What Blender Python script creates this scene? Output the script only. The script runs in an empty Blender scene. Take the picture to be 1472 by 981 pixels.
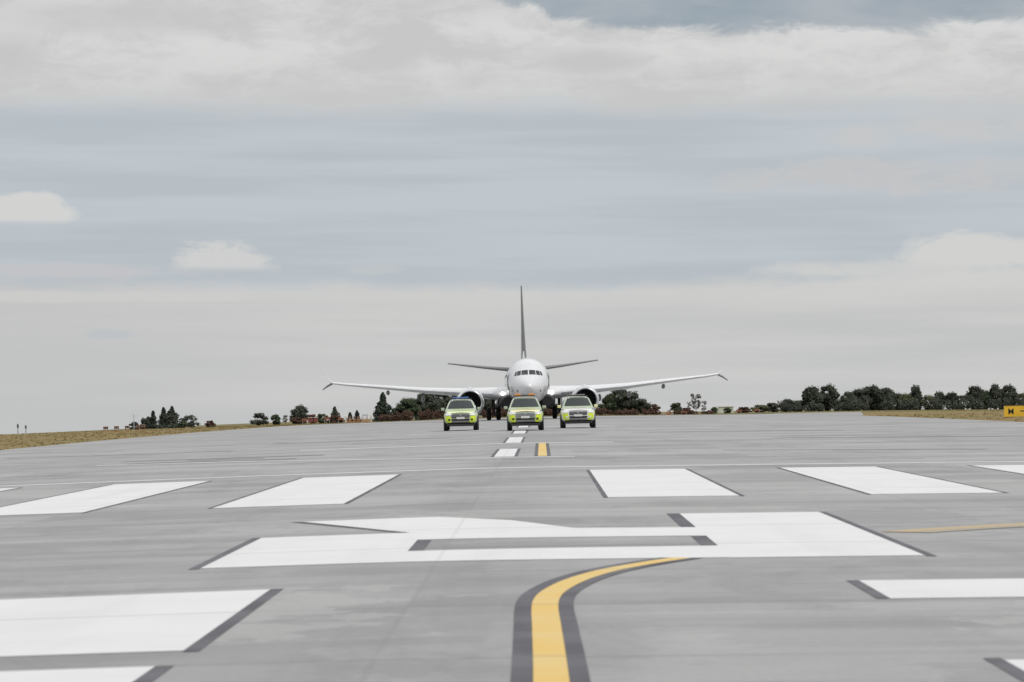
import bpy, bmesh, math, random
from mathutils import Vector, Matrix
random.seed(7)
sc = bpy.context.scene
col = sc.collection
R = math.radians

# ------------------------------------------------------------------ camera
F, CX, CY, CAMH = 4500.0, 736.0, 490.5, 1.64
def cdir(px, py): return Vector((px-CX, -(py-CY), -F)).normalized()
_Y = cdir(778, 573); _b = cdir(1778, 573-23.7)
_X = (_b - _Y*_b.dot(_Y)).normalized(); _U = _X.cross(_Y)
CM = Matrix((_X, _Y, _U))                       # camera vector -> world vector
cam = bpy.data.cameras.new('camera'); camo = bpy.data.objects.new('camera', cam); col.objects.link(camo)
camo.matrix_world = Matrix.Translation((0, 0, CAMH)) @ CM.to_4x4()
cam.sensor_width = 36; cam.lens = F/1472*36; cam.clip_start = .5; cam.clip_end = 20000
cam.dof.use_dof = True; cam.dof.focus_distance = 175; cam.dof.aperture_fstop = 5.0
sc.camera = camo
sc.render.resolution_x = 1024; sc.render.resolution_y = 682
sc.view_settings.view_transform = 'Standard'; sc.view_settings.look = 'None'
sc.view_settings.gamma = 1; sc.view_settings.exposure = 0.0
SKY_GAIN = 1.0

# ------------------------------------------------------------------ node helpers
class N:
    def __init__(s, nt): s.nt = nt
    def node(s, t, **k):
        n = s.nt.nodes.new(t)
        for a, b in k.items(): setattr(n, a, b)
        return n
    def put(s, sock, v):
        if isinstance(v, bpy.types.NodeSocket): s.nt.links.new(v, sock)
        elif isinstance(v, (tuple, list)) and len(v) == 3 and sock.type == 'RGBA': sock.default_value = (*v, 1)
        else: sock.default_value = v
    def m(s, op, a, b=0.0, c=0.0, clamp=False):
        n = s.node('ShaderNodeMath', operation=op, use_clamp=clamp)
        s.put(n.inputs[0], a); s.put(n.inputs[1], b)
        if op in ('MULTIPLY_ADD',): s.put(n.inputs[2], c)
        return n.outputs[0]
    def smooth(s, v, a, b, lo=0.0, hi=1.0):
        n = s.node('ShaderNodeMapRange', interpolation_type='SMOOTHSTEP')
        s.put(n.inputs[0], v)
        for i, q in zip((1, 2, 3, 4), (a, b, lo, hi)): s.put(n.inputs[i], q)
        return n.outputs[0]
    def lin(s, v, a, b, lo, hi):
        n = s.node('ShaderNodeMapRange'); s.put(n.inputs[0], v)
        for i, q in zip((1, 2, 3, 4), (a, b, lo, hi)): s.put(n.inputs[i], q)
        return n.outputs[0]
    def mix(s, f, a, b, mode='MIX'):
        n = s.node('ShaderNodeMix', data_type='RGBA', blend_type=mode)
        s.put(n.inputs[0], f); s.put(n.inputs[6], a); s.put(n.inputs[7], b)
        return n.outputs[2]
    def xyz(s, x, y, z=0.0):
        n = s.node('ShaderNodeCombineXYZ'); s.put(n.inputs[0], x); s.put(n.inputs[1], y); s.put(n.inputs[2], z)
        return n.outputs[0]
    def noise(s, v, scale=1.0, detail=3.0, rough=.55, dist=0.0):
        n = s.node('ShaderNodeTexNoise'); s.put(n.inputs['Vector'], v)
        n.inputs['Scale'].default_value = scale; n.inputs['Detail'].default_value = detail
        n.inputs['Roughness'].default_value = rough; n.inputs['Distortion'].default_value = dist
        return n.outputs['Fac']

# ------------------------------------------------------------------ world: overcast sky with cloud layers
w = bpy.data.worlds.new('World'); sc.world = w; w.use_nodes = True
nt = w.node_tree; nt.nodes.clear(); k = N(nt)
SUN_EL, SUN_AZ = 48.0, 128.0      # azimuth clockwise from +Y (ahead) : behind right
tc = k.node('ShaderNodeTexCoord'); sp = k.node('ShaderNodeSeparateXYZ')
nt.links.new(tc.outputs['Generated'], sp.inputs[0])
dx, dy, dz = sp.outputs
hor = k.m('SQRT', k.m('ADD', k.m('MULTIPLY', dx, dx), k.m('MULTIPLY', dy, dy)))
el = k.m('DIVIDE', dz, k.m('MAXIMUM', hor, .02))
az = k.m('ARCTAN2', dx, dy)
sx = k.m('MULTIPLY_ADD', az, 4500.0, 778.0)
sx = k.m('MULTIPLY_ADD', el, -106.0, sx)
sy = k.m('SUBTRACT', 591.4, k.m('MULTIPLY_ADD', el, 4500.0, k.m('MULTIPLY', sx, .0237)))
v1 = k.xyz(k.m('DIVIDE', sx, 330.0), k.m('DIVIDE', sy, 110.0), 3.1)
v2 = k.xyz(k.m('DIVIDE', sx, 110.0), k.m('DIVIDE', sy, 45.0), 7.7)
v3 = k.xyz(k.m('DIVIDE', sx, 520.0), k.m('DIVIDE', sy, 34.0), 1.3)
n1 = k.m('MULTIPLY', k.m('SUBTRACT', k.noise(v1, 1, 6, .58), .5), 1.3)
n2 = k.m('MULTIPLY', k.m('SUBTRACT', k.noise(v2, 1, 7, .66, .4), .5), 1.5)
n3 = k.m('SUBTRACT', k.noise(v3, 1, 3, .5), .5)
LIGHT = (.655, .655, .65); BLUE = (.495, .545, .60); LOW = (.60, .602, .605); DARK = (.35, .40, .455)
# blue-grey layer, finely streaked
blue = k.mix(k.smooth(n3, -.16, .16), (.495, .545, .59), (.55, .595, .64))
# top cloud
pyA = k.m('ADD', sy, k.m('ADD', k.m('MULTIPLY', n1, 62.0), k.m('MULTIPLY', n2, 20.0)))
topm = k.smooth(pyA, 132.0, 172.0, 1.0, 0.0)
topc = k.mix(k.smooth(k.m('ADD', n1, k.m('MULTIPLY', n2, .8)), -.24, .22), (.595, .595, .595), (.715, .715, .71))
topc = k.mix(k.m('MULTIPLY', k.smooth(sy, 60.0, 150.0), .45), topc, (.60, .60, .60))
c = k.mix(topm, blue, topc)
# darker blue-grey opening along the upper right
bD = k.m('ADD', k.lin(sx, 690.0, 800.0, -18.0, 24.0), k.lin(sx, 800.0, 980.0, 0.0, 18.0))
dm = k.smooth(k.m('SUBTRACT', k.m('ADD', sy, k.m('MULTIPLY', n2, 46.0)), bD), -9.0, 9.0, 1.0, 0.0)
dm = k.m('MULTIPLY', dm, k.smooth(sy, -170.0, -70.0))
c = k.mix(dm, c, k.mix(k.smooth(n1, -.2, .2), (.32, .385, .44), (.44, .475, .515)))
# low pale bank toward the horizon, rising on the right
bL = k.m('ADD', 412.0, k.m('ADD', k.lin(sx, 950.0, 1250.0, 0.0, -16.0), k.lin(sx, 1250.0, 1472.0, 0.0, -16.0)))
lm = k.smooth(k.m('SUBTRACT', k.m('ADD', sy, k.m('MULTIPLY', n2, 26.0)), bL), -14.0, 12.0)
lowc = k.mix(k.smooth(n3, -.2, .2), (.575, .58, .585), (.635, .637, .63))
lowc = k.mix(k.m('MULTIPLY', k.smooth(k.m('SUBTRACT', sy, bL), 70.0, 0.0), k.smooth(sx, 900.0, 1400.0, 0.2, .75)), lowc, (.69, .69, .67))
lowc = k.mix(k.smooth(sx, 560.0, 60.0, 0.0, .55), lowc, (.56, .565, .57))
c = k.mix(lm, c, lowc)
def blob(c, cx, cy, rx, ry, colr, amt, flat=None, nz=.7, soft=.8):
    a = k.m('DIVIDE', k.m('SUBTRACT', sx, cx), rx); b = k.m('DIVIDE', k.m('SUBTRACT', sy, cy), ry)
    q = k.m('SUBTRACT', 1.0, k.m('ADD', k.m('MULTIPLY', a, a), k.m('MULTIPLY', b, b)))
    q = k.smooth(k.m('ADD', q, k.m('ADD', k.m('MULTIPLY', n2, nz*3.0), k.m('MULTIPLY', n1, nz*1.6))), -.25, soft)
    if flat: q = k.m('MULTIPLY', q, k.smooth(k.m('ADD', sy, k.m('MULTIPLY', n1, 10.0)), flat-5, flat+6, 1.0, 0.0))
    return k.mix(k.m('MULTIPLY', q, amt), c, colr)
c = blob(c, 35, 314, 84, 36, (.69, .69, .68), .95, 320, .6, .3)
c = blob(c, 325, 388, 82, 42, (.655, .66, .655), .95, 386, .7, .35)
c = blob(c, 1395, 368, 120, 34, (.69, .69, .67), .9, 384, .6, .5)
c = blob(c, 1250, 388, 170, 16, (.66, .66, .65), .8, None, .5)
c = blob(c, 160, 482, 44, 10, (.53, .565, .60), .8)
c = blob(c, 60, 392, 260, 12, (.58, .575, .59), .7)
c = blob(c, 120, 428, 300, 9, (.66, .66, .65), .6)
c = blob(c, 1290, 255, 270, 26, (.59, .585, .59), .75, None, .9)
c = blob(c, 1400, 190, 200, 26, (.60, .60, .60), .8, None, .9)
c = blob(c, 850, 88, 90, 22, (.555, .555, .555), .75, None, .8, 1.2)
c = blob(c, 10, 88, 60, 40, (.54, .54, .54), .5, None, .9, 1.4)
c = blob(c, 170, 30, 190, 26, (.56, .56, .56), .5, None, 1.0, 1.3)
c = blob(c, 540, 388, 60, 10, (.58, .60, .60), .6)
# the rest of the overcast above the framed strip: brighter towards the zenith, as thick even cloud is
v4 = k.node('ShaderNodeMapping'); nt.links.new(tc.outputs['Generated'], v4.inputs[0]); v4.inputs['Scale'].default_value = (1.6, 1.6, 4.0)
n4 = k.noise(v4.outputs[0], 1.3, 5, .6)
hi = k.mix(k.smooth(n4, .35, .65), (.70, .73, .77), (1.18, 1.17, 1.14))
c = k.mix(k.smooth(el, .14, .42), c, hi)
sky = k.node('ShaderNodeTexSky', sky_type='NISHITA'); sky.sun_disc = False
sky.sun_elevation = R(SUN_EL); sky.sun_rotation = R(SUN_AZ); sky.air_density = 1.4; sky.dust_density = 3.0
bg1 = k.node('ShaderNodeBackground'); nt.links.new(sky.outputs[0], bg1.inputs[0]); bg1.inputs[1].default_value = .06
bg2 = k.node('ShaderNodeBackground'); nt.links.new(c, bg2.inputs[0]); bg2.inputs[1].default_value = SKY_GAIN
ms = k.node('ShaderNodeMixShader'); ms.inputs[0].default_value = .93
nt.links.new(bg1.outputs[0], ms.inputs[1]); nt.links.new(bg2.outputs[0], ms.inputs[2])
wo = k.node('ShaderNodeOutputWorld'); nt.links.new(ms.outputs[0], wo.inputs[0])

sun = bpy.data.lights.new('sun', 'SUN'); sun.energy = 1.5; sun.angle = R(14); sun.color = (1, .965, .91)
so = bpy.data.objects.new('sun', sun); col.objects.link(so)
a = R(SUN_AZ); e = R(SUN_EL)
sd = Vector((math.sin(a)*math.cos(e), math.cos(a)*math.cos(e), math.sin(e)))
so.rotation_euler = sd.to_track_quat('Z', 'Y').to_euler()

# ------------------------------------------------------------------ terrain height
def gz(x, y):
    z = 0.0
    if y > 160:
        q = min(y, 420)-160; z -= 1.2e-5*q*q
        if y > 420: z -= .0035*(min(y, 700)-420)
        if y > 700: z -= .0049*(y-700)
    xe = max(-27, min(27, x)); z -= .012*(math.sqrt((xe+1.1)**2+1)-1)
    e = max(0, abs(x)-27); q = min(e, 123); z -= 2.05e-4*q*q+.05*max(0, e-123)
    return z
def ray(px, py, y):
    v = CM @ cdir(px, py); v /= v.y
    return Vector((v.x*y, y, CAMH+v.z*y))

# ------------------------------------------------------------------ objects helpers
def tag(o, label=None, cat=None, group=None, kind=None):
    if label: o['label'] = label
    if cat: o['category'] = cat
    if group: o['group'] = group
    if kind: o['kind'] = kind
    return o
def mesh(name, verts, faces, mat, parent=None, smooth=False, auto=None):
    me = bpy.data.meshes.new(name); me.from_pydata([tuple(v) for v in verts], [], faces); me.update()
    if smooth:
        for p in me.polygons: p.use_smooth = True
        if auto:
            me.set_sharp_from_angle(angle=R(auto))
    me.materials.append(mat)
    o = bpy.data.objects.new(name, me); col.objects.link(o)
    if parent: o.parent = parent
    return o
class MB:
    def __init__(s): s.v = []; s.f = []
    def add(s, v, f):
        n = len(s.v); s.v += [Vector(q) for q in v]; s.f += [tuple(i+n for i in q) for q in f]
        return s
    def box(s, c, d, M=None, bev=0.0):
        x, y, z = (q/2 for q in d); c = Vector(c)
        bm = bmesh.new(); bmesh.ops.create_cube(bm, size=1)
        for q in bm.verts: q.co = Vector((q.co.x*2*x, q.co.y*2*y, q.co.z*2*z))
        if bev: bmesh.ops.bevel(bm, geom=bm.edges[:], offset=bev, segments=2, affect='EDGES', profile=.7)
        bm.verts.index_update()
        vs = [(M @ q.co if M else q.co)+c for q in bm.verts]; fs = [[q.index for q in f.verts] for f in bm.faces]
        bm.free(); return s.add(vs, fs)
    def tube(s, p, q, r0, r1=None, n=10, caps=True):
        p, q = Vector(p), Vector(q); r1 = r0 if r1 is None else r1
        d = (q-p).normalized(); a = d.orthogonal().normalized(); b = d.cross(a)
        vs = []
        for c, r in ((p, r0), (q, r1)):
            for i in range(n):
                t = 2*math.pi*i/n; vs.append(c+(a*math.cos(t)+b*math.sin(t))*r)
        fs = [(i, (i+1) % n, n+(i+1) % n, n+i) for i in range(n)]
        if caps: fs += [tuple(range(n-1, -1, -1)), tuple(range(n, 2*n))]
        return s.add(vs, fs)
    def lathe(s, o, axis, prof, n=24):
        """prof: (distance along axis, radius)"""
        o = Vector(o); d = Vector(axis).normalized(); a = d.orthogonal().normalized(); b = d.cross(a); vs = []; fs = []
        for (h, r) in prof:
            for i in range(n):
                t = 2*math.pi*i/n; vs.append(o+d*h+(a*math.cos(t)+b*math.sin(t))*r)
        for j in range(len(prof)-1):
            for i in range(n): fs.append((j*n+i, j*n+(i+1) % n, (j+1)*n+(i+1) % n, (j+1)*n+i))
        return s.add(vs, fs)
    def loft(s, rings, cap=True):
        n = len(rings[0]); vs = [v for r in rings for v in r]; fs = []
        for j in range(len(rings)-1):
            for i in range(n): fs.append((j*n+i, j*n+(i+1) % n, (j+1)*n+(i+1) % n, (j+1)*n+i))
        if cap: fs += [tuple(range(n-1, -1, -1)), tuple((len(rings)-1)*n+i for i in range(n))]
        return s.add(vs, fs)
    def build(s, name, mat, parent=None, smooth=False, auto=35):
        o = mesh(name, s.v, s.f, mat, parent)
        bm = bmesh.new(); bm.from_mesh(o.data); bmesh.ops.recalc_face_normals(bm, faces=bm.faces); bm.to_mesh(o.data); bm.free()
        if smooth:
            for p in o.data.polygons: p.use_smooth = True
            o.data.set_sharp_from_angle(angle=R(auto))
        return o
def empty(name, loc, rz=0, rx=0):
    o = bpy.data.objects.new(name, None); col.objects.link(o); o.location = loc; o.rotation_euler = (rx, 0, rz); return o
def copy_tree(o, parent=None):
    c = o.copy(); col.objects.link(c); c.parent = parent
    for ch in [q for q in bpy.data.objects if q.parent == o]: copy_tree(ch, c)
    return c

# ------------------------------------------------------------------ materials
MATS = {}
def mat(name, rgb, rough=.6, metal=0.0, var=.12, vscale=2.0, emit=None, coat=0.0, bump=0.0, alpha=None):
    m = bpy.data.materials.new(name); m.use_nodes = True; t = m.node_tree; k = N(t)
    b = t.nodes['Principled BSDF']; tcn = k.node('ShaderNodeTexCoord'); v = tcn.outputs['Object']
    n = k.noise(v, vscale, 4, .6)
    lo = tuple(q*(1-var) for q in rgb); hi = tuple(min(1, q*(1+var)) for q in rgb)
    k.put(b.inputs['Base Color'], k.mix(k.smooth(n, .3, .7), lo, hi))
    k.put(b.inputs['Roughness'], k.lin(n, .3, .7, max(.02, rough-.06), min(1, rough+.06)))
    b.inputs['Metallic'].default_value = metal
    if coat: b.inputs['Coat Weight'].default_value = coat; b.inputs['Coat Roughness'].default_value = .08
    if emit: b.inputs['Emission Color'].default_value = (*rgb, 1); b.inputs['Emission Strength'].default_value = emit
    if bump:
        bn = k.node('ShaderNodeBump'); bn.inputs['Strength'].default_value = bump; k.put(bn.inputs['Height'], n); t.links.new(bn.outputs[0], b.inputs['Normal'])
    MATS[name] = m; return m

def pavement_fac(k, pos, joint=1.0):
    """returns (slab tone, joint mask) from world position"""
    s = k.node('ShaderNodeSeparateXYZ'); k.put(s.inputs[0], pos); x, y, _ = s.outputs
    ux = k.m('DIVIDE', k.m('ADD', x, 1.1), 6.7); uy = k.m('DIVIDE', k.m('ADD', y, .1), 5.0)
    fx = k.m('ABSOLUTE', k.m('SUBTRACT', k.m('FRACT', k.m('ADD', ux, .5)), .5))
    fy = k.m('ABSOLUTE', k.m('SUBTRACT', k.m('FRACT', k.m('ADD', uy, .5)), .5))
    jx = k.m('MULTIPLY', k.smooth(k.m('MULTIPLY', fx, 6.7), .01, .035, 1.0, 0.0), .4)
    jy = k.smooth(k.m('MULTIPLY', fy, 5.0), .03, .11, 1.0, 0.0)
    j = k.m('MAXIMUM', jx, k.m('MULTIPLY', jy, .8))
    j = k.m('MULTIPLY', j, joint)
    cell = k.node('ShaderNodeTexWhiteNoise', noise_dimensions='2D')
    k.put(cell.inputs['Vector'], k.xyz(k.m('FLOOR', ux), k.m('FLOOR', uy)))
    return cell.outputs['Value'], j, x, y

def make_pavement():
    m = bpy.data.materials.new('runway_concrete'); m.use_nodes = True; t = m.node_tree; k = N(t)
    b = t.nodes['Principled BSDF']; g = k.node('ShaderNodeNewGeometry'); pos = g.outputs['Position']
    cell, j, x, y = pavement_fac(k, pos)
    base = k.mix(cell, (.275, .275, .278), (.335, .335, .337))
    n = k.noise(pos, .35, 5, .6)
    base = k.mix(k.smooth(n, .32, .68), base, k.mix(.5, base, (.37, .37, .368)))
    # transverse brushed bands
    nb = k.noise(k.xyz(k.m('MULTIPLY', x, .06), k.m('MULTIPLY', y, .55), 2.0), 1.0, 4, .65)
    base = k.mix(k.smooth(nb, .50, .66, 0.0, .5), base, (.205, .205, .21))
    nl = k.noise(k.xyz(k.m('MULTIPLY', x, .9), k.m('MULTIPLY', y, .02), 9.0), 1.0, 3, .6)
    base = k.mix(k.smooth(nl, .55, .78, 0.0, .3), base, (.22, .22, .225))
    # tyre rubber worn in along the centre line
    rub = k.m('MULTIPLY', k.smooth(k.m('ABSOLUTE', k.m('ADD', x, .9)), .15, 1.6, 1.0, 0.0), k.noise(k.xyz(k.m('MULTIPLY', x, 5.0), k.m('MULTIPLY', y, .08), 0.0), 1.0, 3, .6))
    base = k.mix(k.m('MULTIPLY', rub, .42), base, (.17, .17, .175))
    # stains with an outline of their own
    st = k.noise(pos, 1.1, 3, .5, .6)
    base = k.mix(k.smooth(st, .60, .68, 0.0, .28), base, (.2, .2, .2))
    sm = k.noise(k.xyz(k.m('MULTIPLY', x, .5), k.m('MULTIPLY', y, .16), 6.0), 1.0, 6, .7, .5)
    base = k.mix(k.smooth(sm, .48, .66, 0.0, .5), base, (.215, .215, .22))
    base = k.mix(k.m('MULTIPLY', k.m('MULTIPLY', j, k.noise(pos, .7, 3, .6)), .62), base, (.13, .13, .135))
    for gx_, gy_, th, am in ((3.35, 2.4, .72, .22), (1.9, 1.2, .82, .16), (5.5, 3.1, .75, -.3)):
        wn = k.node('ShaderNodeTexWhiteNoise', noise_dimensions='2D')
        wob = k.m('MULTIPLY', k.m('SUBTRACT', k.noise(pos, .9, 4, .7), .5), 1.3)
        k.put(wn.inputs['Vector'], k.xyz(k.m('FLOOR', k.m('ADD', k.m('DIVIDE', x, gx_), k.m('ADD', 20.3, wob))), k.m('FLOOR', k.m('ADD', k.m('DIVIDE', y, gy_), k.m('MULTIPLY', wob, .35)))))
        f_ = k.m('MULTIPLY', k.smooth(wn.outputs['Value'], th, th+.1), abs(am))
        base = k.mix(f_, base, (.16, .16, .165) if am > 0 else (.44, .44, .43))
    fn = k.noise(pos, 14.0, 4, .7)
    base = k.mix(1.0, base, k.mix(fn, (.84, .84, .84), (1.16, 1.16, 1.16)), 'MULTIPLY')
    k.put(b.inputs['Base Color'], base); b.inputs['Roughness'].default_value = .85
    bn = k.node('ShaderNodeBump'); bn.inputs['Strength'].default_value = .25; bn.inputs['Distance'].default_value = .01
    k.put(bn.inputs['Height'], k.noise(pos, 40, 2, .7)); t.links.new(bn.outputs[0], b.inputs['Normal'])
    return m
def make_paint(name, rgb, worn, amt=.35):
    m = bpy.data.materials.new(name); m.use_nodes = True; t = m.node_tree; k = N(t)
    b = t.nodes['Principled BSDF']; g = k.node('ShaderNodeNewGeometry'); pos = g.outputs['Position']
    cell, j, x, y = pavement_fac(k, pos)
    n = k.noise(pos, .8, 5, .6); n2 = k.noise(pos, 9.0, 4, .7)
    c = k.mix(k.smooth(n, .35, .7, 0.0, amt*.5), rgb, worn)
    c = k.mix(k.smooth(n2, .66, .8, 0.0, amt), c, worn)
    c = k.mix(k.m('MULTIPLY', k.smooth(k.noise(k.xyz(k.m('MULTIPLY', x, 1.2), k.m('MULTIPLY', y, .05), 4.0), 1, 3, .6), .5, .75), amt*.5), c, worn)
    c = k.mix(k.m('MULTIPLY', j, .3), c, (.15, .14, .12))
    k.put(b.inputs['Base Color'], c); b.inputs['Roughness'].default_value = .7
    return m
def make_grass():
    m = bpy.data.materials.new('dry_grass'); m.use_nodes = True; t = m.node_tree; k = N(t)
    b = t.nodes['Principled BSDF']; g = k.node('ShaderNodeNewGeometry'); pos = g.outputs['Position']
    s = k.node('ShaderNodeSeparateXYZ'); k.put(s.inputs[0], pos)
    n = k.noise(pos, .09, 5, .6); n2 = k.noise(pos, 1.4, 4, .7)
    c = k.mix(k.smooth(n, .38, .62), (.235, .168, .075), (.19, .158, .066))
    c = k.mix(k.smooth(n2, .4, .7, 0, .35), c, (.25, .185, .10))
    # mown band next to the pavement is browner, the far field greener
    c = k.mix(k.smooth(s.outputs[1], 330.0, 480.0, 0.0, .5), c, (.13, .13, .06))
    k.put(b.inputs['Base Color'], c); b.inputs['Roughness'].default_value = .95
    b.inputs['Specular IOR Level'].default_value = .1
    return m
PAVE = make_pavement(); GRASS = make_grass()
WHITE = make_paint('white_marking_paint', (.67, .67, .675), (.5, .5, .5), .4)
BLACK = make_paint('black_marking_paint', (.058, .056, .07), (.17, .17, .185), .9)
YELLOW = make_paint('yellow_marking_paint', (.67, .45, .12), (.64, .52, .28), .9)
DIRTY = make_paint('faded_marking_paint', (.55, .55, .555), (.36, .36, .36), .5)
FADEY = make_paint('faded_yellow_paint', (.44, .34, .2), (.35, .31, .25), .5)
FADEY2 = make_paint('ghost_yellow_paint', (.36, .32, .26), (.32, .31, .29), .5)
SKID = make_paint('rubber_mark', (.165, .165, .17), (.26, .26, .26), .45)

# ------------------------------------------------------------------ terrain, runway
def frange(a, b, s):
    r = []; q = a
    while q < b-1e-6: r.append(round(q, 4)); q += s
    return r+[b]
YN = frange(-60, 700, 5)
def sheet(name, xs, ys, zf, m):
    vs = [(x, y, zf(x, y)) for y in ys for x in xs]; n = len(xs)
    fs = [(j*n+i, j*n+i+1, (j+1)*n+i+1, (j+1)*n+i) for j in range(len(ys)-1) for i in range(n-1)]
    return mesh(name, vs, fs, m, smooth=True)
xs = [-9000, -4000, -2000, -1000, -600, -400, -300, -200]+frange(-150, -27, 3)+frange(-26.7, 26.7, 1.78)+frange(27, 150, 3)+[200, 300, 400, 600, 1000, 2000, 4000, 9000]
ys = [-6000, -2000, -600, -200]+YN+[720, 760, 800, 900, 1000, 1300, 1700, 2500, 4000, 8000, 15000]
tag(sheet('ground', xs, ys, lambda x, y: gz(x, y)-(.05 if abs(x) < 26.9 and y < 420 else 0), GRASS), kind='structure')
rx = frange(-27, 27, .5)
tag(sheet('runway', rx, [q for q in YN if q <= 415], lambda x, y: gz(x, y)+.004, PAVE), kind='structure')
# taxiway fillet widening at the right beyond the cars
vs = []; fs = []
fy = [q for q in YN if 265 <= q <= 415]
for q in fy:
    wd = 27.01+min(13.5, (q-263)*.1)
    for i in range(8): xx = 27.002+(wd-27.002)*i/7; vs.append((xx, q, gz(xx, q)+.012))
n = 8
for j in range(len(fy)-1):
    for i in range(7): fs.append((j*n+i, j*n+i+1, (j+1)*n+i+1, (j+1)*n+i))
tag(mesh('taxiway', vs, fs, PAVE), kind='structure')

def paint(name, poly, m, lift=.004, holes=None):
    """painted sheet draped on the crowned runway; poly in ground metres"""
    bm = bmesh.new()
    if holes:
        raise SystemExit
    polys = poly if isinstance(poly[0][0], (tuple, list)) else [poly]
    for pl in polys: bm.faces.new([bm.verts.new((x, y, 0)) for x, y in pl])
    poly = [p for pl in polys for p in pl]
    bmesh.ops.triangulate(bm, faces=bm.faces[:])
    x0 = min(p[0] for p in poly); x1 = max(p[0] for p in poly); y0 = min(p[1] for p in poly); y1 = max(p[1] for p in poly)
    q = math.floor(x0/.5)*.5
    while q <= x1:
        bmesh.ops.bisect_plane(bm, geom=bm.verts[:]+bm.edges[:]+bm.faces[:], plane_co=(q, 0, 0), plane_no=(1, 0, 0)); q += .5
    if y1 > 155:
        q = 155
        while q <= y1:
            bmesh.ops.bisect_plane(bm, geom=bm.verts[:]+bm.edges[:]+bm.faces[:], plane_co=(0, q, 0), plane_no=(0, 1, 0)); q += 5
    for v in bm.verts: v.co.z = gz(v.co.x, v.co.y)+.004+lift
    for f in bm.faces:
        if f.normal.z < 0: f.normal_flip()
    me = bpy.data.meshes.new(name); bm.to_mesh(me); bm.free(); me.materials.append(m)
    o = bpy.data.objects.new(name, me); col.objects.link(o); tag(o, kind='structure'); return o
def rect(x0, x1, y0, y1): return [(x0, y0), (x1, y0), (x1, y1), (x0, y1)]
BW = .075
# threshold bars with black side borders
for kx in range(-6, 7):
    if kx in (-1, 0): continue
    cxx = (2.14+4.32*(kx-1)) if kx > 0 else (-4.36+4.32*(kx+2))
    if abs(cxx) > 21: continue
    j = random.uniform(-.15, .15)
    paint('threshold_bar', rect(cxx-1.08, cxx+1.08, 51.5+j, 71.2+j), WHITE)
    for s in (-1, 1): paint('bar_border', rect(*sorted((cxx+s*1.083, cxx+s*(1.083+BW))), 51.3, 71.3), BLACK)
# big painted character ahead of the bars (butted pieces, no overlaps)
paint('runway_number', [[(-3.52, 31.95), (-1.5, 31.95), (-1.5, 39.05), (-3.52, 38.95)],
    [(-1.5, 31.95), (1.9, 31.85), (1.9, 34.4), (-1.5, 34.25)],
    [(-1.5, 37.0), (1.9, 36.9), (1.9, 39.3), (.38, 39.5), (-.43, 42.3), (-1.49, 44.15), (-3.39, 43.95), (-1.67, 39.05), (-1.5, 39.05)],
    rect(1.9, 3.85, 31.8, 43.95)], WHITE)
for r in (rect(-3.63, -3.523, 31.8, 39.0), rect(3.853, 3.95, 31.6, 44.0), rect(1.72, 1.897, 39.32, 44.0), rect(1.72, 1.895, 34.42, 36.88), rect(-1.497, -1.33, 34.3, 36.98),
          [(-3.55, 43.9), (-3.4, 43.9), (-1.72, 39.2), (-1.85, 39.2)]):
    paint('number_border', r, BLACK)
# nearer characters running out of the frame
paint('runway_letter', [(-7.6, 21.1), (-2.45, 21.1), (-2.45, 27.85), (-7.6, 27.5)], WHITE)
paint('letter_border', rect(-2.447, -2.335, 21.0, 27.9), BLACK)
paint('runway_letter', rect(-7.6, -2.49, 9.5, 19.9), WHITE)
paint('letter_border', rect(-2.487, -2.37, 9.5, 19.9), BLACK)
paint('runway_letter', rect(2.76, 7.6, 25.15, 27.65), WHITE)
paint('letter_border', rect(2.65, 2.757, 25.15, 27.65), BLACK)
paint('runway_letter', rect(2.80, 7.6, 9.5, 19.25), WHITE)
paint('letter_border', rect(2.69, 2.797, 9.5, 19.4), BLACK)
# thin transverse lines
paint('threshold_line', [(-27, 71.9), (-13, 73.0), (-7, 74.2), (12, 74.2), (27, 71.5), (27, 72.5), (12, 75.2), (-7, 75.2), (-13, 74.0), (-27, 72.9)], DIRTY)
paint('transverse_line', [(-14, 97.6), (-9.2, 95.6), (-1.6, 87.5), (.9, 87.5), (.9, 88.5), (-1.6, 88.5), (-9.2, 96.6), (-14, 98.6)], DIRTY)
paint('transverse_line', [(-9, 115.4), (2.6, 114.6), (2.6, 116.2), (-9, 117)], DIRTY)
# centre line dashes
for y0, y1 in ((89.2, 103), (117.4, 134), (148, 166), (181, 199), (214, 232), (247, 265), (280, 298), (313, 331), (346, 364), (379, 397)):
    y0 = y0 if y0 < 150 else round(y0/5)*5; y1 = y1 if y1 < 150 else round(y1/5)*5
    paint('centre_line_dash', rect(-1.39, -.81, y0, y1), WHITE)
    for s in (-1, 1): paint('dash_border', rect(*sorted((-1.1+s*.293, -1.1+s*.39)), y0, y1), BLACK)
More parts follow.
